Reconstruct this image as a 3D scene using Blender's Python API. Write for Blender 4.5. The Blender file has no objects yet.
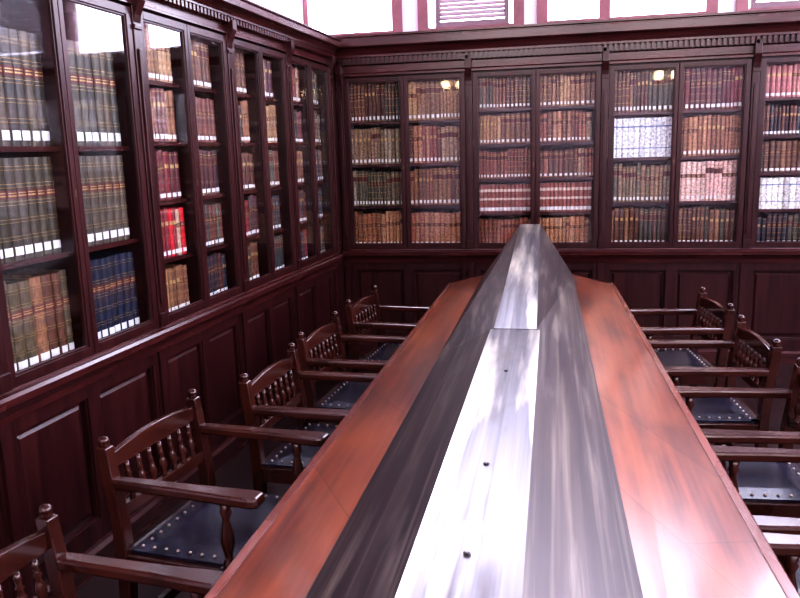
import bpy, math, random
from mathutils import Matrix, Vector
R = random.Random(7)
scene = bpy.context.scene
col = scene.collection

# ------------------------------------------------------------------ camera
CAMH = 1.65
F = 760.0
dx = Vector((0.9803, 0.1876, -0.0270)).normalized()
fw = Vector((-0.1968, 0.9634, -0.1897)).normalized()
up = dx.cross(fw).normalized()
dx = fw.cross(up).normalized()
cam = bpy.data.cameras.new("camera")
camo = bpy.data.objects.new("camera", cam)
col.objects.link(camo)
m = Matrix((( dx.x, up.x, -fw.x, 0), (dx.y, up.y, -fw.y, 0), (dx.z, up.z, -fw.z, CAMH), (0, 0, 0, 1)))
camo.matrix_world = m
cam.sensor_width = 36
cam.lens = F / 800 * 36
cam.clip_start = 0.05
scene.camera = camo
def proj(p):
    v = Vector(p) - Vector((0, 0, CAMH))
    z = v.dot(fw)
    if z < 0.05: return (-9999, -9999, z)
    return (400 + F * v.dot(dx) / z, 299 - F * v.dot(up) / z, z)

# ------------------------------------------------------------------ materials
def newmat(name):
    mt = bpy.data.materials.new(name); mt.use_nodes = True
    nt = mt.node_tree; b = nt.nodes["Principled BSDF"]
    return mt, nt, b
def setin(b, k, v):
    if k in b.inputs: b.inputs[k].default_value = v
def plain(name, c, rough=0.5, metal=0.0, var=0.25, scale=20, spec=0.5):
    mt, nt, b = newmat(name)
    tc = nt.nodes.new("ShaderNodeTexCoord"); n = nt.nodes.new("ShaderNodeTexNoise")
    n.inputs["Scale"].default_value = scale; n.inputs["Detail"].default_value = 3
    nt.links.new(tc.outputs["Object"], n.inputs["Vector"])
    r = nt.nodes.new("ShaderNodeValToRGB")
    r.color_ramp.elements[0].position = 0.3; r.color_ramp.elements[1].position = 0.7
    r.color_ramp.elements[0].color = (*[x * (1 - var) for x in c], 1)
    r.color_ramp.elements[1].color = (*[min(1, x * (1 + var)) for x in c], 1)
    nt.links.new(n.outputs["Fac"], r.inputs["Fac"]); nt.links.new(r.outputs["Color"], b.inputs["Base Color"])
    b.inputs["Roughness"].default_value = rough; b.inputs["Metallic"].default_value = metal
    setin(b, "Specular IOR Level", spec)
    return mt
def wood(name, c1, c2, sc, rough=(0.3, 0.5), coat=0.0, spec=0.5, blotches=(), detail=6, dist=0.3, boards=None, bump=0.12, coatr=0.12, ramp=(0.30, 0.70), metal=0.0):
    """blotch: (scale, colour, strength, (lo,hi), rough_or_None)"""
    mt, nt, b = newmat(name)
    tc = nt.nodes.new("ShaderNodeTexCoord"); mp = nt.nodes.new("ShaderNodeMapping")
    mp.inputs["Scale"].default_value = sc
    nt.links.new(tc.outputs["Object"], mp.inputs["Vector"])
    n = nt.nodes.new("ShaderNodeTexNoise"); n.inputs["Scale"].default_value = 1.0
    n.inputs["Detail"].default_value = detail; n.inputs["Roughness"].default_value = 0.55
    n.inputs["Distortion"].default_value = dist
    nt.links.new(mp.outputs["Vector"], n.inputs["Vector"])
    r = nt.nodes.new("ShaderNodeValToRGB")
    r.color_ramp.elements[0].position = ramp[0]; r.color_ramp.elements[1].position = ramp[1]
    r.color_ramp.elements[0].color = (*c1, 1); r.color_ramp.elements[1].color = (*c2, 1)
    nt.links.new(n.outputs["Fac"], r.inputs["Fac"])
    out = r.outputs["Color"]
    mr = nt.nodes.new("ShaderNodeMapRange"); mr.inputs["To Min"].default_value = rough[0]; mr.inputs["To Max"].default_value = rough[1]
    mr.inputs["From Min"].default_value = 0.3; mr.inputs["From Max"].default_value = 0.7
    nt.links.new(n.outputs["Fac"], mr.inputs["Value"]); ro = mr.outputs[0]
    for i, blotch in enumerate(blotches):
        mp2 = nt.nodes.new("ShaderNodeMapping"); mp2.inputs["Scale"].default_value = blotch[0]
        mp2.inputs["Location"].default_value = (3.1*i, 1.7*i, 0.9*i)
        nt.links.new(tc.outputs["Object"], mp2.inputs["Vector"])
        n2 = nt.nodes.new("ShaderNodeTexNoise"); n2.inputs["Scale"].default_value = 1; n2.inputs["Detail"].default_value = 4
        nt.links.new(mp2.outputs["Vector"], n2.inputs["Vector"])
        r2 = nt.nodes.new("ShaderNodeValToRGB")
        lo, hi = blotch[3] if len(blotch) > 3 else (0.36, 0.68)
        r2.color_ramp.elements[0].position = lo; r2.color_ramp.elements[1].position = hi
        nt.links.new(n2.outputs["Fac"], r2.inputs["Fac"])
        mx = nt.nodes.new("ShaderNodeMixRGB"); mx.inputs[2].default_value = (*blotch[1], 1)
        ml = nt.nodes.new("ShaderNodeMath"); ml.operation = 'MULTIPLY'; ml.inputs[1].default_value = blotch[2]
        nt.links.new(r2.outputs["Color"], ml.inputs[0]); nt.links.new(ml.outputs[0], mx.inputs[0])
        nt.links.new(out, mx.inputs[1]); out = mx.outputs[0]
        if len(blotch) > 4:
            rm = nt.nodes.new("ShaderNodeMixRGB"); rm.inputs[2].default_value = (blotch[4],)*3 + (1,)
            nt.links.new(ml.outputs[0], rm.inputs[0]); nt.links.new(ro, rm.inputs[1]); ro = rm.outputs[0]
    if boards:
        mp3 = nt.nodes.new("ShaderNodeMapping"); mp3.inputs["Rotation"].default_value = (0, 0, math.radians(boards))
        nt.links.new(tc.outputs["Object"], mp3.inputs["Vector"])
        bk = nt.nodes.new("ShaderNodeTexBrick"); bk.inputs["Scale"].default_value = 1.0
        bk.inputs["Brick Width"].default_value = 1.3; bk.inputs["Row Height"].default_value = 0.34
        bk.inputs["Mortar Size"].default_value = 0.0016; bk.inputs["Mortar Smooth"].default_value = 0.5
        bk.inputs["Color1"].default_value = (1, 1, 1, 1); bk.inputs["Color2"].default_value = (0.74, 0.68, 0.66, 1)
        bk.inputs["Mortar"].default_value = (0.4, 0.35, 0.35, 1)
        nt.links.new(mp3.outputs["Vector"], bk.inputs["Vector"])
        mu = nt.nodes.new("ShaderNodeMixRGB"); mu.blend_type = 'MULTIPLY'; mu.inputs[0].default_value = 0.9
        nt.links.new(out, mu.inputs[1]); nt.links.new(bk.outputs["Color"], mu.inputs[2]); out = mu.outputs[0]
    nt.links.new(out, b.inputs["Base Color"]); nt.links.new(ro, b.inputs["Roughness"])
    if bump > 0:
        bp = nt.nodes.new("ShaderNodeBump"); bp.inputs["Strength"].default_value = bump; bp.inputs["Distance"].default_value = 0.002
        nt.links.new(n.outputs["Fac"], bp.inputs["Height"]); nt.links.new(bp.outputs["Normal"], b.inputs["Normal"])
    setin(b, "Coat Weight", coat); setin(b, "Coat Roughness", coatr); setin(b, "Specular IOR Level", spec)
    b.inputs["Metallic"].default_value = metal
    return mt
M_wood = wood("dark_mahogany", (0.022, 0.0060, 0.0068), (0.050, 0.0125, 0.0120), (26, 26, 2.0), (0.28, 0.33), spec=0.40, detail=3, bump=0.02)
M_woodH = wood("dark_mahogany_horizontal", (0.030, 0.0078, 0.0085), (0.072, 0.0175, 0.0165), (2.0, 26, 26), (0.22, 0.28), spec=0.48, detail=3, bump=0.02)
M_chair = wood("chair_walnut", (0.024, 0.0066, 0.005), (0.056, 0.015, 0.010), (5, 5, 5), (0.17, 0.23), spec=0.6, detail=2, dist=0, bump=0)
M_table = wood("tabletop_redwood", (0.062, 0.011, 0.007), (0.27, 0.062, 0.026), (36, 1.0, 6), (0.32, 0.32), 0.6, spec=0.34,
               blotches=(((6, 1.6, 3), (0.42, 0.125, 0.045), 0.55), ((5, 1.1, 3), (0.050, 0.010, 0.008), 0.7, (.46, .68))), detail=4, dist=0, boards=62, bump=0.0, coatr=0.16, ramp=(.27,.73))
M_tedge = wood("table_edge_wood", (0.09, 0.018, 0.012), (0.20, 0.048, 0.026), (10, 1.0, 10), (0.2, 0.3), 0.4, detail=2, bump=0)
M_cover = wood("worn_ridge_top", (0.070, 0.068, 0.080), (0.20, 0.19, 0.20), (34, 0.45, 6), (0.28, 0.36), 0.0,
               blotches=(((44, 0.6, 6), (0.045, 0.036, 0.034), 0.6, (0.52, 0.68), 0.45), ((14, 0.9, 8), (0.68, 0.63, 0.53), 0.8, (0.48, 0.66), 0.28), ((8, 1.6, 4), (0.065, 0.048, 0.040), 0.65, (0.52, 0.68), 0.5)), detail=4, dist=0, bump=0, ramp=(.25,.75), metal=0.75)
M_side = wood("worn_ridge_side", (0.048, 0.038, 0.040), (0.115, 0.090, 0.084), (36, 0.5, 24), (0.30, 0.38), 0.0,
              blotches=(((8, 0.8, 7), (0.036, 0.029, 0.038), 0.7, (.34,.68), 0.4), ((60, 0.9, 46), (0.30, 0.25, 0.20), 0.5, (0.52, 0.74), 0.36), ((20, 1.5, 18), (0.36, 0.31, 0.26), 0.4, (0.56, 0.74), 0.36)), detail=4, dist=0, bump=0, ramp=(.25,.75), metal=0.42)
M_leather = plain("black_leather", (0.011, 0.010, 0.024), 0.26, 0, 0.5, 14, 0.52)
M_brass = plain("brass", (0.46, 0.39, 0.33), 0.35, 0.9, 0.1)
M_key = plain("aged_brass", (0.16, 0.10, 0.06), 0.4, 0.8, 0.1)
M_screw = plain("steel_screw", (0.12, 0.11, 0.11), 0.35, 0.8, 0.1)
M_pages = plain("paper_pages", (0.50, 0.43, 0.33), 0.8)
M_label = plain("white_paper_label", (0.66, 0.66, 0.64), 0.7, 0, 0.2)
M_gold = plain("gilt_tooling", (0.42, 0.28, 0.12), 0.4, 0.3, 0.4)
M_patch = plain("title_patch_leather", (0.09, 0.018, 0.015), 0.5)
M_cream = plain("cream_band", (0.60, 0.50, 0.40), 0.6, 0, 0.1)
M_floor = wood("dark_floor_boards", (0.014, 0.006, 0.007), (0.040, 0.016, 0.014), (12, 1.4, 10), (0.3, 0.5))
M_wall = plain("pale_plaster", (0.72, 0.64, 0.70), 0.8, 0, 0.04, 4)
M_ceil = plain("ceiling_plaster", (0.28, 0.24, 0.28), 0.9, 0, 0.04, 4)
M_frame = plain("painted_window_wood", (0.22, 0.085, 0.10), 0.5, 0, 0.2, 6)
M_louv = plain("louvre_slats", (0.20, 0.13, 0.15), 0.6, 0, 0.1, 6)

def emis(name, c, s):
    mt, nt, b = newmat(name)
    b.inputs["Base Color"].default_value = (0.8, 0.8, 0.8, 1)
    tc = nt.nodes.new("ShaderNodeTexCoord"); n = nt.nodes.new("ShaderNodeTexNoise"); n.inputs["Scale"].default_value = 1.2
    nt.links.new(tc.outputs["Object"], n.inputs["Vector"])
    r = nt.nodes.new("ShaderNodeValToRGB")
    r.color_ramp.elements[0].color = (*[x * 0.85 for x in c], 1); r.color_ramp.elements[1].color = (*c, 1)
    nt.links.new(n.outputs["Fac"], r.inputs["Fac"]); nt.links.new(r.outputs["Color"], b.inputs["Emission Color"])
    b.inputs["Emission Strength"].default_value = s
    return mt
M_sky = emis("bright_window_glass", (0.79, 0.80, 1.0), 14.0)
M_fill_side = emis("added_side_window_glow", (0.80, 0.81, 1.0), 11.5)  # glowing panes of the added right-wall windows, out of view
M_fill_high = emis("added_high_window_glow", (0.98, 0.90, 0.92), 8.5)  # glowing panes of the added windows behind the camera
M_bulb = emis("warm_lamp_globe", (1.0, 0.72, 0.40), 45.0)

def glassmat():
    mt = bpy.data.materials.new("cabinet_glass"); mt.use_nodes = True
    nt = mt.node_tree; nt.nodes.clear()
    o = nt.nodes.new("ShaderNodeOutputMaterial"); mx = nt.nodes.new("ShaderNodeMixShader")
    t = nt.nodes.new("ShaderNodeBsdfTransparent"); g = nt.nodes.new("ShaderNodeBsdfGlossy")
    g.inputs["Roughness"].default_value = 0.04
    t.inputs["Color"].default_value = (0.98, 0.99, 0.99, 1)
    f = nt.nodes.new("ShaderNodeLayerWeight"); f.inputs["Blend"].default_value = 0.5
    pw = nt.nodes.new("ShaderNodeMath"); pw.operation = 'POWER'; pw.inputs[1].default_value = 3.6
    ad = nt.nodes.new("ShaderNodeMath"); ad.operation = 'MULTIPLY_ADD'; ad.inputs[1].default_value = 0.85; ad.inputs[2].default_value = 0.07
    nt.links.new(f.outputs["Facing"], pw.inputs[0]); nt.links.new(pw.outputs[0], ad.inputs[0])
    tc = nt.nodes.new("ShaderNodeTexCoord"); n = nt.nodes.new("ShaderNodeTexNoise"); n.inputs["Scale"].default_value = 2.5
    nt.links.new(tc.outputs["Object"], n.inputs["Vector"])
    bp = nt.nodes.new("ShaderNodeBump"); bp.inputs["Strength"].default_value = 0.05; bp.inputs["Distance"].default_value = 0.01
    nt.links.new(n.outputs["Fac"], bp.inputs["Height"]); nt.links.new(bp.outputs["Normal"], g.inputs["Normal"])
    nt.links.new(ad.outputs[0], mx.inputs[0]); nt.links.new(t.outputs[0], mx.inputs[1]); nt.links.new(g.outputs[0], mx.inputs[2])
    nt.links.new(mx.outputs[0], o.inputs[0])
    return mt
M_glass = glassmat()

def bookmat(name, use_attr):
    mt, nt, b = newmat(name)
    if use_attr:
        a = nt.nodes.new("ShaderNodeAttribute"); a.attribute_name = "Col"; c = a.outputs["Color"]
    else:
        a = nt.nodes.new("ShaderNodeObjectInfo"); c = a.outputs["Color"]
    tc = nt.nodes.new("ShaderNodeTexCoord"); n = nt.nodes.new("ShaderNodeTexNoise")
    n.inputs["Detail"].default_value = 4
    nt.links.new(tc.outputs["Object"], n.inputs["Vector"])
    n.inputs["Scale"].default_value = 60 if use_attr else 9
    r = nt.nodes.new("ShaderNodeMapRange"); r.inputs["From Min"].default_value = 0.3; r.inputs["From Max"].default_value = 0.7
    r.inputs["To Min"].default_value = 0.45; r.inputs["To Max"].default_value = 1.55
    nt.links.new(n.outputs["Fac"], r.inputs["Value"])
    v = nt.nodes.new("ShaderNodeVectorMath"); v.operation = 'SCALE'
    nt.links.new(c, v.inputs[0]); nt.links.new(r.outputs[0], v.inputs["Scale"])
    nt.links.new(v.outputs[0], b.inputs["Base Color"]); b.inputs["Roughness"].default_value = 0.42
    return mt
M_bookI = bookmat("book_cloth_and_leather", False)
M_bookS = bookmat("book_binding", True)

# ------------------------------------------------------------------ mesh builder
class MB:
    def __init__(s): s.v = []; s.f = []; s.m = []
    def box(s, x0, x1, y0, y1, z0, z1, mi=0):
        b = len(s.v)
        s.v += [(x0,y0,z0),(x1,y0,z0),(x1,y1,z0),(x0,y1,z0),(x0,y0,z1),(x1,y0,z1),(x1,y1,z1),(x0,y1,z1)]
        for f in ((3,2,1,0),(4,5,6,7),(0,1,5,4),(1,2,6,5),(2,3,7,6),(3,0,4,7)):
            s.f.append(tuple(b+i for i in f)); s.m.append(mi)
        return s
    def loft(s, A, B, mi=0):
        b = len(s.v); n = len(A); s.v += list(A) + list(B)
        s.f.append(tuple(b+i for i in range(n))[::-1]); s.m.append(mi)
        s.f.append(tuple(b+n+i for i in range(n))); s.m.append(mi)
        for i in range(n):
            j = (i+1) % n
            s.f.append((b+i,b+j,b+n+j,b+n+i)); s.m.append(mi)
        return s
    def prism(s, pts, a0, a1, axis='x', mi=0):
        def ring(a): return [(a,p[0],p[1]) if axis=='x' else ((p[0],a,p[1]) if axis=='y' else (p[0],p[1],a)) for p in pts]
        return s.loft(ring(a0), ring(a1), mi)
    def lathe(s, prof, cx, cy, seg=12, mi=0, rake=0.0):
        b = len(s.v); n = len(prof)
        for (r, z) in prof:
            for k in range(seg):
                a = 2*math.pi*k/seg
                s.v.append((cx + r*math.cos(a) + rake*z, cy + r*math.sin(a), z))
        for i in range(n-1):
            for k in range(seg):
                k2 = (k+1) % seg
                s.f.append((b+i*seg+k, b+i*seg+k2, b+(i+1)*seg+k2, b+(i+1)*seg+k)); s.m.append(mi)
        s.f.append(tuple(b+k for k in range(seg))[::-1]); s.m.append(mi)
        s.f.append(tuple(b+(n-1)*seg+k for k in range(seg))); s.m.append(mi)
        return s
    def raised(s, x0, x1, z0, z1, yf, yb, bev, mi=0):
        b = len(s.v)
        s.v += [(x0,yb,z0),(x1,yb,z0),(x1,yb,z1),(x0,yb,z1),(x0+bev,yf,z0+bev),(x1-bev,yf,z0+bev),(x1-bev,yf,z1-bev),(x0+bev,yf,z1-bev)]
        for f in ((4,5,6,7),(0,1,5,4),(1,2,6,5),(2,3,7,6),(3,0,4,7),(3,2,1,0)):
            s.f.append(tuple(b+i for i in f)); s.m.append(mi)
        return s
    def mesh(s, name, mats, smooth=False):
        me = bpy.data.meshes.new(name); me.from_pydata(s.v, [], s.f)
        for mt in mats: me.materials.append(mt)
        me.polygons.foreach_set("material_index", s.m)
        if smooth: me.polygons.foreach_set("use_smooth", [True]*len(s.f))
        import bmesh
        bm = bmesh.new(); bm.from_mesh(me); bmesh.ops.recalc_face_normals(bm, faces=bm.faces); bm.to_mesh(me); bm.free()
        me.update()
        return me
    def obj(s, name, mats, parent=None, bevel=0.0, smooth=False, loc=None):
        o = bpy.data.objects.new(name, s.mesh(name, mats, smooth)); col.objects.link(o)
        if parent: o.parent = parent
        if loc: o.location = loc
        if bevel > 0:
            bv = o.modifiers.new("bevel", 'BEVEL'); bv.width = bevel; bv.segments = 2; bv.limit_method = 'ANGLE'
            bv.angle_limit = math.radians(40)
        return o
def empty(name, M, label, cat):
    e = bpy.data.objects.new(name, None); e.empty_display_size = 0.1; col.objects.link(e)
    e.matrix_world = M; e["label"] = label; e["category"] = cat
    return e
def struct(o, label, cat):
    o["kind"] = "structure"; o["label"] = label; o["category"] = cat; return o

# ------------------------------------------------------------------ room frames
YB = 6.0
th = math.atan(0.047)
ML = Matrix.Translation((-1.956, 0, 0)) @ Matrix.Rotation(math.pi/2 - th, 4, 'Z')
MBk = Matrix.Translation((0, YB, 0))
Z_D0 = 0.885
DEP = 0.38
books = []

PAL = {
 'olive': [(.056,.046,.030),(.042,.042,.032),(.078,.060,.042),(.036,.028,.024),(.066,.054,.042)],
 'navy': [(.008,.014,.042),(.012,.016,.036),(.010,.013,.03)],
 'tan': [(.28,.15,.075),(.36,.22,.12),(.20,.10,.05),(.16,.07,.04)],
 'brown': [(.12,.05,.03),(.17,.07,.04),(.08,.03,.02),(.22,.11,.06),(.06,.05,.035)],
 'red': [(.17,.02,.026),(.11,.016,.022),(.23,.04,.04),(.08,.016,.02)],
 'mixed': [(.13,.04,.035),(.17,.02,.028),(.04,.045,.04),(.40,.31,.22),(.03,.03,.05),(.22,.10,.055),(.08,.02,.035),(.07,.08,.06),(.05,.02,.02)],
 'dark': [(.035,.018,.026),(.07,.02,.02),(.03,.03,.045),(.11,.04,.03),(.05,.05,.035)],
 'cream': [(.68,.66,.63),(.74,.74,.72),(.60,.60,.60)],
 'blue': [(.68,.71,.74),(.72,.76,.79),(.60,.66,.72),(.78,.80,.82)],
 'orange': [(.34,.16,.08),(.28,.12,.06),(.40,.21,.12),(.22,.09,.045)],
 'redtan': [(.25,.085,.055),(.20,.06,.04),(.33,.16,.10),(.16,.045,.035),(.11,.045,.03),(.30,.20,.13)],
 'band': [(.25,.07,.05),(.21,.06,.045)],
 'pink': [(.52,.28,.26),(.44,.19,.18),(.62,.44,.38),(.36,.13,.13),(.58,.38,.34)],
 'oliveb': [(.17,.12,.07),(.13,.10,.06),(.24,.15,.09),(.09,.08,.05),(.30,.24,.17)],
}
def fill_row(M, x0, x1, z, hmax, pal, grp, tmean=0.042, hvar=0.03, style=None, same=False, extra=None, fill=0.94):
    x = x0 + 0.003
    base_h = hmax * fill
    run = 0
    while True:
        if run <= 0:
            run = R.randint(1, 7) if not same else 99
            c0 = R.choice(PAL[pal]); hh = base_h - R.random()*hvar*(0.3 if same else 1.0)
            tt = tmean * R.uniform(0.75, 1.3) if not same else tmean
            var = style if style is not None else R.choice([0, 0, 1, 2])
            if isinstance(var, list): var = R.choice(var)
        run -= 1
        t = tt * R.uniform(0.92, 1.08)
        if x + t > x1 - 0.002: break
        k = R.uniform(0.75, 1.25)
        cc = tuple(min(1, q*k) for q in c0)
        if R.random() < 0.22 and not same:
            cc = R.choice(PAL[pal])
        if same and R.random() < 0.5:
            k2 = R.uniform(0.85, 1.2); cc = tuple(min(1, q*k2) for q in R.choice(PAL[pal]))
        if extra and R.random() < extra[1]: cc = extra[0]
        h = hh + R.uniform(-0.006, 0.004)*(0.3 if same else 1)
        d = R.uniform(0.19, 0.22)
        y = 0.042 + R.uniform(0, 0.006)
        books.append((M @ Matrix.Translation((x, y, z)), t, d, h, cc, var, grp))
        x += t + 0.0008

PW = 0.056
def bookcase(M, W, rowsA, rowsB, grp, label, last=False, zs=None, npan=2, slim=False):
    root = empty("bookcase", M, label, "bookcase")
    XE = W - PW if last else W
    mid = (PW + XE)/2
    dz = 0.065 if slim else 0.0
    ztop = 2.225 + dz; Z_D1 = 2.235 + dz; zc = 2.24 + dz
    kz = 0.62 if slim else 1.0; ky = 0.85 if slim else 1.0
    b = MB()
    b.box(0.0, W, DEP-0.02, DEP-0.002, 0.0, 2.30+dz)
    b.box(0.0, 0.030, 0.0, DEP-0.02, 0.0, 2.30+dz); b.box(XE-0.018 if not last else XE, W, 0.0, DEP-0.02, 0.0, 2.30+dz)
    b.box(0.030, W-0.018, 0.0, DEP-0.02, 0.86, 0.895)
    b.box(0.030, W-0.018, 0.0, DEP-0.02, ztop, 2.30+dz)
    b.box(mid-0.010, mid+0.010, 0.012, DEP-0.02, 0.895, ztop)
    b.obj("body", [M_wood], root)
    p = MB()
    p.box(0.0, W, 0.035, 0.05, 0.08, 0.775)
    xs = [PW] + [PW+(XE-PW)*(i/npan) for i in range(1, npan)] + [XE]
    p.box(0.0, PW, -0.012, 0.04, 0.08, 0.776)
    if last: p.box(XE, W, -0.012, 0.04, 0.08, 0.776)
    hs = 0.038
    for i, x in enumerate(xs):
        a = max(PW, x-hs); c = min(XE, x+hs)
        p.box(a, c, 0.004, 0.04, 0.08, 0.776)
    p.box(PW, XE, 0.005, 0.04, 0.08, 0.19); p.box(PW, XE, 0.005, 0.04, 0.71, 0.776)
    for i in range(npan):
        a = xs[i]+hs; c = xs[i+1]-hs
        p.raised(a+0.020, c-0.020, 0.212, 0.688, 0.025, 0.034, 0.014)
        p.box(a, a+0.008, 0.014, 0.036, .19, .71); p.box(c-0.008, c, 0.014, 0.036, .19, .71)
        p.box(a, c, 0.014, 0.036, .19, .198); p.box(a, c, 0.014, 0.036, .702, .71)
    p.obj("base_panelling", [M_wood], root, bevel=0.002)
    MB().prism([(0.02,0.0),(-0.028,0.0),(-0.028,0.085),(-0.016,0.10),(0.02,0.10)], 0, W, 'x').obj("plinth", [M_woodH], root)
    MB().prism([(0.03,.770),(-0.012,.770),(-0.018,.80),(-0.036,.825),(-0.052,.835),(-0.056,.862),(-0.045,.872),(-0.025,.876),(-0.022,.885),(0.03,.885)], 0, W, 'x').obj("ledge_molding", [M_woodH], root)
    cz = zc + 0.115*kz
    for px in ([PW/2, W-PW/2] if last else [PW/2]):
        q = MB(); w = 0.0265
        q.box(px-w, px+w, -0.030, 0.0, 0.887, zc)
        q.box(px-w*0.45, px+w*0.45, -0.040, -0.03, 0.99, 2.06+dz)
        q.box(px-0.028, px+0.028, -0.042, 0.0, 0.887, 0.95)
        q.box(px-0.028, px+0.028, -0.038, 0.0, 2.14+dz, 2.16+dz)
        q.prism([(0,2.17+dz),(-0.034,2.17+dz),(-0.040,2.20+dz),(-0.056,2.235+dz),(-0.068,2.26+dz),(-0.068,cz),(0,cz)], px-0.024, px+0.024, 'x')
        q.obj("pilaster", [M_wood], root, bevel=0.003)
    c = MB()
    prof = [(0.02,2.24),(-0.040,2.24),(-0.040,2.256),(-0.032,2.262),(-0.020,2.268),(-0.020,2.318),(-0.036,2.326),(-0.036,2.372),(-0.074,2.376),(-0.074,2.392),
             (-0.078,2.40),(-0.088,2.42),(-0.106,2.436),(-0.128,2.445),(-0.136,2.452),(-0.136,2.505),(-0.130,2.508),(-0.130,2.514),(-0.144,2.52),(-0.144,2.534),(0.36,2.54),(0.36,2.24)]
    prof = [(y*(ky if y < 0 else 1), zc+(z-2.24)*kz) for y, z in prof]
    c.prism(prof, 0, W, 'x')
    x = 0.010
    while x < W-0.024:
        c.box(x, x+0.020, -0.068*ky, -0.025, zc+.088*kz, zc+.134*kz); x += 0.037
    c.obj("cornice", [M_woodH], root)
    for (a, b2, side) in ((PW+0.001, mid-0.002, 0), (mid+0.002, XE-0.002, 1)):
        d = MB(); so, sm = 0.036, 0.026
        sl, sr = (so, sm) if side == 0 else (sm, so)
        z0, z1 = Z_D0+0.003, Z_D1-0.006
        d.box(a, a+sl, -0.024, -0.002, z0, z1); d.box(b2-sr, b2, -0.024, -0.002, z0, z1)
        d.box(a+sl, b2-sr, -0.024, -0.002, z0, z0+0.035); d.box(a+sl, b2-sr, -0.024, -0.002, z1-0.035, z1)
        g = 0.008
        d.box(a+sl, a+sl+g, -0.018, -0.004, z0+0.035, z1-0.035); d.box(b2-sr-g, b2-sr, -0.018, -0.004, z0+0.035, z1-0.035)
        d.box(a+sl, b2-sr, -0.018, -0.004, z0+0.035, z0+0.035+g); d.box(a+sl, b2-sr, -0.018, -0.004, z1-0.035-g, z1-0.035)
        do = d.obj("door", [M_wood], root, bevel=0.002)
        gb = MB(); gb.v = [(a+sl+.001,-.010,z0+.036),(b2-sr-.001,-.010,z0+.036),(b2-sr-.001,-.010,z1-.036),(a+sl+.001,-.010,z1-.036)]; gb.f = [(0,1,2,3)]; gb.m = [0]
        gp = gb.obj("glass_pane", [M_glass], do); gp["label"] = "clear reflective glass door pane"
        if side == 0:
            h = MB(); h.box(b2-0.017, b2-0.009, -0.0255, -0.024, 1.515, 1.545)
            ho = h.obj("escutcheon", [M_key], do); ho["label"] = "small aged brass keyhole plate"
        rows = rowsA if side == 0 else rowsB
        n = len(rows)
        zz = zs or [0.897 + i*(ztop-0.897)/n for i in range(n)]
        xa = 0.031 if side == 0 else mid+0.011; xb = mid-0.011 if side == 0 else XE-0.019
        for i in range(n):
            z = zz[i]; top = zz[i+1] - 0.02 if i+1 < n else ztop-0.003
            if i > 0:
                MB().box(xa, xb, 0.030, DEP-0.021, z-0.020, z).obj("shelf", [M_woodH], root)
            r = rows[i]
            kw = dict(r[1]) if isinstance(r, tuple) else {}
            pal = r[0] if isinstance(r, tuple) else r
            hm = min(top - z, 0.43)
            fill_row(M, xa+0.004, xb-0.004, z+0.001, hm, pal, grp + " row %d" % (i+1), **kw)
    return root

LB = "tall dark mahogany bookcase with two glazed doors and panelled base"
S = lambda pal, **k: (pal, k)
zsL1 = [0.897, 1.305, 1.710]
olive = S('olive', same=True, tmean=0.050, style=0, hvar=0.01, fill=0.955)
SH = PW/2
def lu(x0, x1, A, B, g, **k):
    return bookcase(ML @ Matrix.Translation((x0-SH, 0, 0)), x1-x0, A, B, g, k.pop('label', LB), slim=True, **k)
lu(1.16, 2.17, ['mixed']*3, ['brown']*3, "books in the nearest case", zs=zsL1)
lu(2.17, 3.18, [S('brown', tmean=.046, extra=((.10,.075,.045),.3), style=0, fill=0.93), olive, olive],
               [S('navy', same=True, tmean=.045, style=0, fill=0.90), olive, olive], "olive and navy sets behind glass", zs=zsL1,
   label="dark mahogany bookcase holding uniform olive and navy volumes behind glass")
lu(3.18, 4.07, [S('tan',tmean=.036), S('mixed',tmean=.034, extra=((.50,.01,.025),.12)), S('red',tmean=.038), S('mixed',tmean=.034), S('tan',tmean=.036)],
               ['dark', 'mixed', 'dark', 'mixed', 'brown'], "mixed bindings behind glass",
   label="dark mahogany bookcase holding red and mixed bindings behind glass")
lu(4.07, 4.91, ['brown', 'mixed', 'dark', 'mixed', 'brown'], ['mixed', 'dark', 'mixed', 'tan', 'mixed'], "mixed old books behind glass")
lu(4.91, 5.80, ['mixed', 'mixed', 'brown', 'mixed', 'mixed'], ['dark', 'mixed', 'dark', 'brown', 'dark'], "old books near the corner", last=True)
def bu(x0, x1, A, B, g, **k):
    return bookcase(MBk @ Matrix.Translation((x0-SH, 0, 0)), x1-x0, A, B, g, k.pop('label', LB), **k)
BAND = S('band', tmean=.030, style=3, same=True, fill=.90)
bu(-1.655, -0.64, [S('orange',tmean=.030), S('oliveb',tmean=.030), S('oliveb',tmean=.03), S('brown',tmean=.03)],
                  [S('redtan',tmean=.036), S('brown',tmean=.03), S('redtan',tmean=.033), S('tan',tmean=.03)], "tan leather sets",
   label="dark mahogany bookcase with four rows of tan leather volumes")
bu(-0.64, 0.366, [S('redtan',tmean=.03,style=[0,1]), BAND, S('redtan',tmean=.026),S('tan',tmean=.03),S('brown',tmean=.028)],
                 [S('orange',tmean=.03), BAND, S('redtan',tmean=.03,style=[0,1]),S('redtan',tmean=.03,style=[0,1]),S('tan',tmean=.03)], "red brown sets",
   label="dark mahogany bookcase with five rows of red-brown volumes")
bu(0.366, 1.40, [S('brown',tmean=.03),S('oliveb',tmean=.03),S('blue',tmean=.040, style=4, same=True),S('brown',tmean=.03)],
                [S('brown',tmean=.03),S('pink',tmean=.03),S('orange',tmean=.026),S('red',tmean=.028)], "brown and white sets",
   label="dark mahogany bookcase with a row of white and blue volumes")
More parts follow.
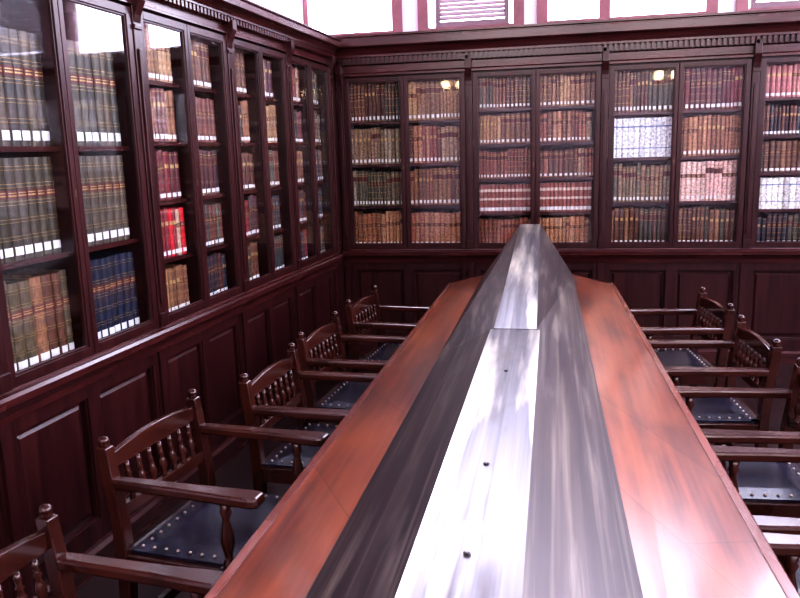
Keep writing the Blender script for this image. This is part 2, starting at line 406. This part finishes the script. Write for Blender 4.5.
bu(1.40, 2.42, [S('dark',tmean=.04),S('cream',tmean=.04,style=4,same=True),S('brown',tmean=.034),S('dark',tmean=.03),S('pink',tmean=.034)],
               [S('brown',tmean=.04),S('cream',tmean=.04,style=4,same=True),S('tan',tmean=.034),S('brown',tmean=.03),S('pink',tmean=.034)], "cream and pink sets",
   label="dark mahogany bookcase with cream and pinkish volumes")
bu(2.42, 3.44, ['brown','mixed','tan','brown'], ['tan','mixed','tan','brown'], "brown sets", last=True)
cp = MB(); cp.box(-1.73, -1.69, 5.84, 5.998, 0, 2.48)
struct(cp.obj("trim_1", [M_wood]), "dark wood corner post between the bookcase runs", "trim")

# ------------------------------------------------------------------ book templates
def book_template(variant, simple=False):
    b = MB()
    arc = [(0,.05),(.10,.022),(.30,.004),(.5,0),(.70,.004),(.90,.022),(1,.05)]
    if simple: arc = [(0,.05),(.22,.006),(.78,.006),(1,.05)]
    b.box(0, .07, .05, 1, 0, 1); b.box(.93, 1, .05, 1, 0, 1)
    b.box(.07, .93, .07, .97, .015, .972, 1)
    b.prism(arc + [(.93,.075),(.07,.075)], 0, 1, 'z', 0)
    def band(z0, z1, off, mi, xi=0):
        pts = [(x, y-off) for x, y in arc]
        if xi: pts = pts[1:-1]
        b0 = len(b.v); n = len(pts)
        for z in (z0, z1):
            for p in pts: b.v.append((p[0], p[1], z))
        for i in range(n-1):
            b.f.append((b0+i, b0+i+1, b0+n+i+1, b0+n+i)); b.m.append(mi)
    def rib(z, off, hw, mi):
        pts = [(x, y-off) for x, y in arc]
        b.prism(pts + [(.93,.06),(.07,.06)], z-hw, z+hw, 'z', mi)
    if variant == 0:
        for z in (.22,.39,.56,.73,.90):
            if simple: band(z-.005, z+.005, .006, 2)
            else:
                rib(z, .016, .010, 0); band(z+.015, z+.019, .004, 2); band(z-.019, z-.015, .004, 2)
        band(.60, .69, .004, 3); band(.625, .64, .006, 2, 1); band(.655, .665, .006, 2, 1)
        band(.05, .135, .010, 4, 1)
    elif variant == 1:
        band(.90, .915, .004, 2); band(.70, .83, .004, 3); band(.68,.69,.005,2); band(.84,.85,.005,2)
        band(.05, .14, .010, 4, 1); band(.025,.035,.004,2)
    elif variant == 2:
        band(.66, .74, .004, 2, 1); band(.05, .14, .010, 4, 1)
        band(.45, .455, .005, 2); band(.94, .95, .005, 2)
    elif variant == 3:
        band(.74, .84, .004, 5); band(.44, .52, .004, 5); band(.06, .18, .010, 4)
    else:
        band(.76, .80, .004, 6); band(.22, .245, .004, 6)
    return b
M_bluep = plain("blue_title_patch", (0.16, 0.22, 0.36), 0.5)
BM = [M_pages, M_gold, M_patch, M_label, M_cream, M_bluep]
tmplI = [book_template(v).mesh("book", [M_bookI] + BM) for v in range(5)]
tmplS = [book_template(v, True) for v in range(5)]

vis, rest = [], []
for bk in books:
    c = bk[0] @ Vector((bk[1]/2, 0, bk[3]/2)); u, v_, z = proj(c)
    if -8 < u < 806 and v_ > -25 and z > 0.1: vis.append((z, bk))
    else: rest.append(bk)
vis.sort(key=lambda t: t[0])
indiv = [b for _, b in vis[:300]]; rest += [b for _, b in vis[300:]]
def cname(c):
    r, g, b = c
    if max(c) > 0.5 and min(c) > 0.35: return "cream"
    if b > r*1.2: return "navy blue"
    if r > 0.10 and g < r*0.22: return "red"
    if abs(r-g) < 0.02 and r > 0.025: return "dark olive"
    if max(c) < 0.06: return "nearly black"
    if r > 0.2: return "tan"
    return "dark brown"
KS = ["leather-bound book with raised bands, gilt lines and white label", "cloth-bound book with title patch and white spine label", "hardback book with gilt title block and white spine label",
      "hardback book with cream spine bands and white label", "hardback book with blue title patch"]
for (M_, t, d, h, c, var, grp) in indiv:
    o = bpy.data.objects.new("book", tmplI[var]); col.objects.link(o)
    o.matrix_world = M_ @ Matrix.Diagonal((t, d, h, 1))
    o.color = (*c, 1)
    o["label"] = cname(c) + " " + KS[var]; o["category"] = "book"; o["group"] = grp
V = []; Fc = []; Mi = []; Cl = []
for (M_, t, d, h, c, var, grp) in rest:
    tb = tmplS[var]; MM = M_ @ Matrix.Diagonal((t, d, h, 1)); b0 = len(V)
    V += [tuple(MM @ Vector(p)) for p in tb.v]
    for f, mi in zip(tb.f, tb.m):
        Fc.append(tuple(b0+i for i in f)); Mi.append(mi); Cl += [c[0], c[1], c[2], 1.0]
me = bpy.data.meshes.new("books"); me.from_pydata(V, [], Fc)
for mt in [M_bookS] + BM: me.materials.append(mt)
me.polygons.foreach_set("material_index", Mi)
at = me.attributes.new("Col", 'FLOAT_COLOR', 'FACE'); at.data.foreach_set("color", Cl)
bo = bpy.data.objects.new("books", me); col.objects.link(bo)
bo["kind"] = "stuff"; bo["label"] = "rows of old bound books with white spine labels behind glass"; bo["category"] = "books"

# ------------------------------------------------------------------ table
TX0, JX0, JX1 = -0.705, -0.463, 0.168
TY0, TY1 = 0.45, 5.15
YS = 3.05
def TXR(y): return 0.520 + (0.405-0.520)*(y-TY0)/(TY1-TY0)
def JR(y): return 0.184 + (0.135-0.184)*(y-TY0)/(TY1-TY0)
table = empty("reading_table", Matrix.Translation((-0.145, 2.8, 0)), "long polished red-brown wooden reading table with raised central ridge", "table")
def T(o):
    o.parent = table; o.matrix_parent_inverse = table.matrix_world.inverted(); return o
tb = MB()
def topring(y): x = TXR(y); return [(TX0+.03,y,.758),(JX0,y,.81),(JR(y),y,.81),(x-.03,y,.758),(x-.03,y,.726),(TX0+.03,y,.726)]
tb.loft(topring(TY0), topring(TY1-.03))
T(tb.obj("tabletop", [M_table]))
eg = MB()
eg.prism([(TX0,.730),(TX0,.752),(TX0+.006,.758),(TX0+.03,.7605),(TX0+.03,.726),(TX0+.006,.726)], TY0, TY1, 'y')
def er(y): x = TXR(y); return [(x,y,.730),(x,y,.752),(x-.006,y,.758),(x-.03,y,.7605),(x-.03,y,.726),(x-.006,y,.726)]
eg.loft(er(TY0), er(TY1))
xe = TXR(TY1)
eg.prism([(TX0+.03,.7605),(JX0,.8125),(JR(TY1),.8125),(xe-.03,.7605),(xe-.03,.726),(TX0+.03,.726)], TY1-0.03, TY1, 'y')
T(eg.obj("edge_molding", [M_tedge]))
def ridge(y0, y1, hw0, hw1, z0, z1, name):
    cx = -0.1475
    b = MB(); bz = .8105
    b.v += [(JX0,y0,bz),(cx-hw0,y0,z0),(cx+hw0,y0,z0),(JR(y0),y0,bz),(JX0,y1,bz),(cx-hw1,y1,z1),(cx+hw1,y1,z1),(JR(y1),y1,bz)]
    for f, mi in (((0,1,5,4),1),((1,2,6,5),0),((2,3,7,6),1),((0,3,2,1),1),((4,5,6,7),1),((0,4,7,3),1)):
        b.f.append(f); b.m.append(mi)
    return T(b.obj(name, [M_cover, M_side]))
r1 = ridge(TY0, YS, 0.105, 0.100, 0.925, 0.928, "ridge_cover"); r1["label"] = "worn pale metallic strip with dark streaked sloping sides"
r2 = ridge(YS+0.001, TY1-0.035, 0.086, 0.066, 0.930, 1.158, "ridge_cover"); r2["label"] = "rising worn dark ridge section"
for y in (1.27, 1.68, 2.45):
    sc = MB(); sc.lathe([(0.007,.925),(0.007,.930),(0.004,.932)], -0.148, y, 12)
    T(sc.obj("screw", [M_screw]))
ap = MB(); ap.box(-0.50, 0.22, 0.7, 4.9, 0.62, 0.725); T(ap.obj("apron", [M_tedge]))
for y in (0.9, 2.45, 3.9, 4.8):
    tr = MB(); tr.box(-0.36, 0.07, y-.04, y+.04, 0.07, 0.62); tr.box(-0.46, 0.17, y-.05, y+.05, 0, 0.07)
    T(tr.obj("leg", [M_tedge], bevel=0.01))
st = MB(); st.box(-0.18, -0.11, 0.94, 4.76, 0.2, 0.3); T(st.obj("stretcher", [M_tedge]))

# ------------------------------------------------------------------ chair
def build_chair():
    root = bpy.data.objects.new("armchair", None); col.objects.link(root)
    parts = []
    def add(b, name, mat, bevel=0.0, smooth=False, label=None, parent=None):
        o = b.obj(name, [mat], parent or root, bevel, smooth)
        if label: o["label"] = label
        parts.append(o); return o
    hw = 0.235; xb = -0.235; xf = 0.125; DZ = 0.035
    for s in (-1, 1):
        b = MB(); y = s*hw
        v = ((0, xb-0.02, .017), (.40, xb, .021), (.56, xb-.004, .021), (.818, xb-.036, .019))
        for (z, x, r) in v: b.v += [(x-r,y-r,z),(x+r,y-r,z),(x+r,y+r,z),(x-r,y+r,z)]
        for i in range(3):
            for k in range(4):
                k2 = (k+1) % 4; b.f.append((4*i+k,4*i+k2,4*i+4+k2,4*i+4+k)); b.m.append(0)
        b.f.append((3,2,1,0)); b.m.append(0); b.f.append((12,13,14,15)); b.m.append(0)
        add(b, "back_leg", M_chair, 0.004)
        f = MB(); f.lathe([(.012,.816),(.016,.821),(.013,.826),(.017,.833),(.017,.839),(.012,.846),(.004,.849)], xb-.036, y, 14)
        add(f, "finial", M_chair, 0, True)
        f = MB()
        f.box(xf-.022, xf+.022, y-.022, y+.022, .36+DZ, .455+DZ)
        f.lathe([(.014,0),(.020,.02),(.020,.05),(.013,.07),(.015,.1),(.022,.24),(.018,.30),(.012,.32),(.020,.34),(.020,.396)], xf, y, 14)
        add(f, "front_leg", M_chair, 0.003)
        f = MB(); f.lathe([(.018,.489),(.020,.50),(.011,.51),(.014,.53),(.022,.565),(.018,.595),(.011,.63),(.011,.64),(.018,.655),(.014,.665),(.018,.690)], xf, y, 14)
        add(f, "arm_support", M_chair, 0, True)
        a = MB()
        L = [(xb-.010, .021), (xb+.08, .023), (.02, .026), (.10, .030), (.165, .034), (.215, .034), (.232, .030), (.240, .020)]
        outl = [(x, y - w) for x, w in L] + [(x, y + w) for x, w in reversed(L)]
        a.prism(outl, .690, .721, 'z')
        add(a, "arm", M_chair, 0.008)
        q = MB(); q.box(xb, xf, y-.011, y+.011, .14, .175); add(q, "stretcher", M_chair, 0.003)
        q = MB(); q.box(xb, xf, y-.013, y+.013, .385+DZ, .443+DZ); add(q, "side_rail", M_chair, 0.003)
    t = MB()
    pts = [(-(hw-.018), .742)]
    for i in range(17):
        u = -1 + 2*i/16; pts.append((u*(hw-.018), .790 + .020*math.cos(u*math.pi*0.5)))
    pts.append((hw-.018, .742))
    t.prism(pts, xb-.044, xb-.022, 'x')
    add(t, "top_rail", M_chair, 0.003)
    t = MB(); t.box(xb-.020, xb+.004, -(hw-.018), hw-.018, .590, .628); add(t, "lower_back_rail", M_chair, 0.003)
    for i in range(7):
        y = -0.165 + 0.055*i
        s_ = MB()
        s_.lathe([(.008,.624),(.012,.631),(.007,.638),(.009,.648),(.015,.668),(.011,.688),(.007,.700),(.012,.708),(.007,.716),(.010,.73),(.008,.745)], xb+.072, y, 10, 0, -0.125)
        add(s_, "spindle", M_chair, 0, True)
    q = MB(); q.box(xf-.017, xf+.017, -hw+.02, hw-.02, .375+DZ, .443+DZ); add(q, "front_rail", M_chair, 0.003)
    q = MB(); q.box(xf-.010, xf+.010, -hw+.02, hw-.02, .20, .24); add(q, "front_stretcher", M_chair, 0.003)
    q = MB(); q.box(xb-.012, xb+.012, -hw+.02, hw-.02, .385+DZ, .443+DZ); add(q, "back_rail", M_chair, 0.003)
    q = MB(); q.box(xb-.016, xb+.006, -hw+.018, hw-.018, .20, .24); add(q, "back_stretcher", M_chair, 0.003)
    s_ = MB(); N = 12
    xs0, xs1, ys0, ys1 = xb+.015, .205, -hw+.006, hw-.006
    for i in range(N+1):
        for j in range(N+1):
            fx = i/N; fy = j/N
            e = min(1, 6*min(fx,1-fx,fy,1-fy))
            z = .487 + .007*e - .004*math.sin(math.pi*fx)*math.sin(math.pi*fy)
            s_.v.append((xs0+(xs1-xs0)*fx, ys0+(ys1-ys0)*fy, z))
    W_ = N+1
    for i in range(N):
        for j in range(N):
            s_.f.append((i*W_+j,(i+1)*W_+j,(i+1)*W_+j+1,i*W_+j+1)); s_.m.append(0)
    s_.box(xs0, xs1, ys0, ys1, .472, .487)
    seat = add(s_, "seat", M_leather, 0, False, "black leather seat")
    nm = MB().lathe([(.0056,-.002),(.0052,.0015),(.0028,.0040)], 0, 0, 8).mesh("nail", [M_brass], True)
    def nail(x, y, z):
        o = bpy.data.objects.new("nail", nm); col.objects.link(o); o.parent = seat; o.location = (x, y, z)
        o["label"] = "domed brass upholstery nail"; parts.append(o)
    k = 9
    for i in range(k+1):
        fy = ys0+.026+(ys1-ys0-.052)*i/k; fx = xs0+.026+(xs1-xs0-.052)*i/k
        nail(xs0+.026, fy, .4915); nail(xs1-.026, fy, .4915)
        if 0 < i < k: nail(fx, ys0+.026, .4915); nail(fx, ys1-.026, .4915)
    return root, parts
src, parts = build_chair()
chairs = [  # root x, yc, rot deg, side
 (-0.935, 1.23, -5, 0), (-1.005, 2.12, -6.5, 0), (-0.855, 2.81, -3, 0), (-0.855, 3.48, -3.5, 0), (-0.830, 4.25, -5, 0),
 (0.70, 1.58, 2, 1), (0.69, 2.14, 2, 1), (0.665, 2.76, 3, 1), (0.625, 3.51, 4, 1), (0.595, 4.25, 6, 1)]
first = True
for (rx, yc, rot, side) in chairs:
    ang = math.radians(rot) + (math.pi if side else 0)
    Mx = Matrix.Translation((rx, yc, 0)) @ Matrix.Rotation(ang, 4, 'Z')
    if first: r = src; first = False
    else:
        r = src.copy(); col.objects.link(r); mp = {src: r}
        for p in parts:
            q = p.copy(); col.objects.link(q); mp[p] = q
        for p in parts: mp[p].parent = mp[p.parent]
    r.matrix_world = Mx
    r["label"] = "dark wooden armchair with spindle back and studded black leather seat"
    r["category"] = "chair"; r["group"] = "armchairs around the reading table"

# ------------------------------------------------------------------ room shell
struct(MB().box(-3.2, 4.4, -3.3, 7.0, -0.1, 0.0).obj("floor", [M_floor]), "dark wooden floor", "floor")
H = 5.2
struct(MB().box(-3.2, 4.4, -3.3, 7.0, H, H+0.1).obj("ceiling", [M_ceil]), "pale plaster ceiling", "ceiling")
WY = YB+DEP+0.02
wi = 1
def window(axis, P0, a, b, z0, z1, pane, label, sgn=1, extra=None, f=0.06):
    global wi
    ctr = ((a+b)/2, P0, z0) if axis == 'x' else (P0, (a+b)/2, z0)
    w = empty("window_%d" % wi, Matrix.Translation(ctr), label, "window"); w["kind"] = "structure"; wi += 1
    def bx(B, s0, s1, d0, d1, za, zb):
        d0, d1 = sorted((P0+sgn*d0, P0+sgn*d1))
        if axis == 'x': B.box(s0, s1, d0, d1, za, zb)
        else: B.box(d0, d1, s0, s1, za, zb)
    def P(o):
        o.parent = w; o.matrix_parent_inverse = w.matrix_world.inverted(); return o
    fr = MB()
    bx(fr, a, a+f, -.02, .10, z0, z1); bx(fr, b-f, b, -.02, .10, z0, z1)
    bx(fr, a+f, b-f, -.02, .10, z0, z0+.03); bx(fr, a+f, b-f, -.02, .10, z1-f, z1)
    for ms in (extra or []): bx(fr, ms[0], ms[1], 0, .08, z0+.03, z1-f)
    P(fr.obj("window_frame", [M_frame]))
    pn = MB(); bx(pn, a+.02, b-.02, .105, .115, z0+.01, z1-.01); P(pn.obj("window_pane", [pane]))
    return P
openings = [(-2.1,-1.22),(-1.09,-0.24),(-0.14,1.20),(1.33,2.3),(2.6,3.8)]
wb = MB(); wb.box(-2.6, 4.1, WY, WY+0.15, 0, 2.60); wb.box(-2.6, 4.1, WY, WY+0.15, 4.7, H)
xs = -2.6
for a, b in openings:
    wb.box(xs, a, WY, WY+0.15, 2.60, 4.7); xs = b
wb.box(xs, 4.1, WY, WY+0.15, 2.60, 4.7)
struct(wb.obj("wall_back", [M_wall]), "pale plaster wall above the bookcases", "wall")
for i, (a, b) in enumerate(openings):
    P = window('x', WY, a, b, 2.6, 4.7, M_sky, "tall bright window with reddish painted frame", 1, [(.335,.42)] if i == 2 else None, f=0.085)
    if i in (1, 3):
        x0, x1 = (-0.95, -0.36) if i == 1 else (1.44, 2.2)
        lv = MB(); lv.box(x0, x0+.035, WY+.01, WY+.06, 2.63, 3.3); lv.box(x1-.035, x1, WY+.01, WY+.06, 2.63, 3.3)
        lv.box(x0+.035, x1-.035, WY+.01, WY+.06, 2.63, 2.675); lv.box(x0+.035, x1-.035, WY+.01, WY+.06, 3.26, 3.3)
        z = 2.69
        while z < 3.25:
            lv.prism([(WY+.012, z),(WY+.018, z-.004),(WY+.058, z+.028),(WY+.052, z+.034)], x0+.035, x1-.035, 'x'); z += .033
        P(lv.obj("louvre", [M_louv]))
wl = MB(); wl.box(-3.2, 6.55, DEP+0.02, DEP+0.17, 0, H)
o = wl.obj("wall_left", [M_wall]); o.matrix_world = ML; struct(o, "pale plaster wall behind the bookcases", "wall")
X = 4.1; ro = [(-1.6, 0.4), (1.2, 3.2), (4.0, 5.8)]; ZB = 1.9
wr = MB(); wr.box(X, X+.15, -3.1, 6.4, 0, ZB); wr.box(X, X+.15, -3.1, 6.4, 4.8, H)
ys = -3.1
for a, b in ro: wr.box(X, X+.15, ys, a, ZB, 4.8); ys = b
wr.box(X, X+.15, ys, 6.4, ZB, 4.8)
struct(wr.obj("wall_right", [M_wall]), "pale plaster wall with added fill-light windows", "wall")
for a, b in ro: window('y', X, a, b, ZB, 4.8, M_fill_side, "added unseen side window, glowing pane as fill light", 1, [((a+b)/2-.03,(a+b)/2+.03)])  # unseen windows added to light the books and the tabletop's right slope
Yf = -3.1; ZF = 3.2
wf = MB(); wf.box(-2.6, 4.1, Yf-.15, Yf, 0, ZF); wf.box(-2.6, 4.1, Yf-.15, Yf, 4.9, H)
fo = [(-1.9, 0.3), (0.9, 3.3)]; xs = -2.6
for a, b in fo: wf.box(xs, a, Yf-.15, Yf, ZF, 4.9); xs = b
wf.box(xs, 4.1, Yf-.15, Yf, ZF, 4.9)
struct(wf.obj("wall_front", [M_wall]), "pale plaster wall with added high fill-light windows", "wall")
for a, b in fo: window('x', Yf, a, b, ZF, 4.9, M_fill_high, "added unseen high window, glowing pane as fill light", -1, [((a+b)/2-.03,(a+b)/2+.03)])  # unseen windows added as fill for the back books, set above their glass reflections
for lx in (-1.75, 1.75):
    l = empty("pendant_lamp", Matrix.Translation((lx, -1.5, 2.72)), "brass pendant lamp with three warm glass globes", "lamp")
    l["group"] = "pendant lamps"
    b = MB(); b.lathe([(.012,.02),(.012,H-2.72-.03),(.05,H-2.72-.02),(.05,H-2.72)], 0, 0, 12); b.lathe([(.01,-.05),(.03,-.02),(.03,.02),(.012,.05)], 0, 0, 12)
    for k in range(3):
        a = k*2*math.pi/3; c_, s_ = math.cos(a), math.sin(a)
        b.prism([(-.006*s_,.006*c_),(.006*s_,-.006*c_),(.16*c_+.006*s_,.16*s_-.006*c_),(.16*c_-.006*s_,.16*s_+.006*c_)], -.012, 0, 'z')
    b.obj("lamp_stem", [M_key], l)
    for k in range(3):
        a = k*2*math.pi/3
        g = MB(); g.lathe([(.02,0.0)] + [(.055*math.sin(math.radians(q)), .05-.055*math.cos(math.radians(q))) for q in range(25,180,20)], .16*math.cos(a), .16*math.sin(a), 14)
        g.obj("lamp_shade", [M_bulb], l, 0, True)

wd = bpy.data.worlds.new("world"); scene.world = wd; wd.use_nodes = True
wd.node_tree.nodes["Background"].inputs[0].default_value = (0.8, 0.8, 1.0, 1)
wd.node_tree.nodes["Background"].inputs[1].default_value = 0.5
scene.view_settings.view_transform = 'Standard'
scene.view_settings.exposure = 0.35
for lk in ('High Contrast', 'Medium High Contrast'):
    try:
        scene.view_settings.look = lk; break
    except Exception as e:
        print(e)
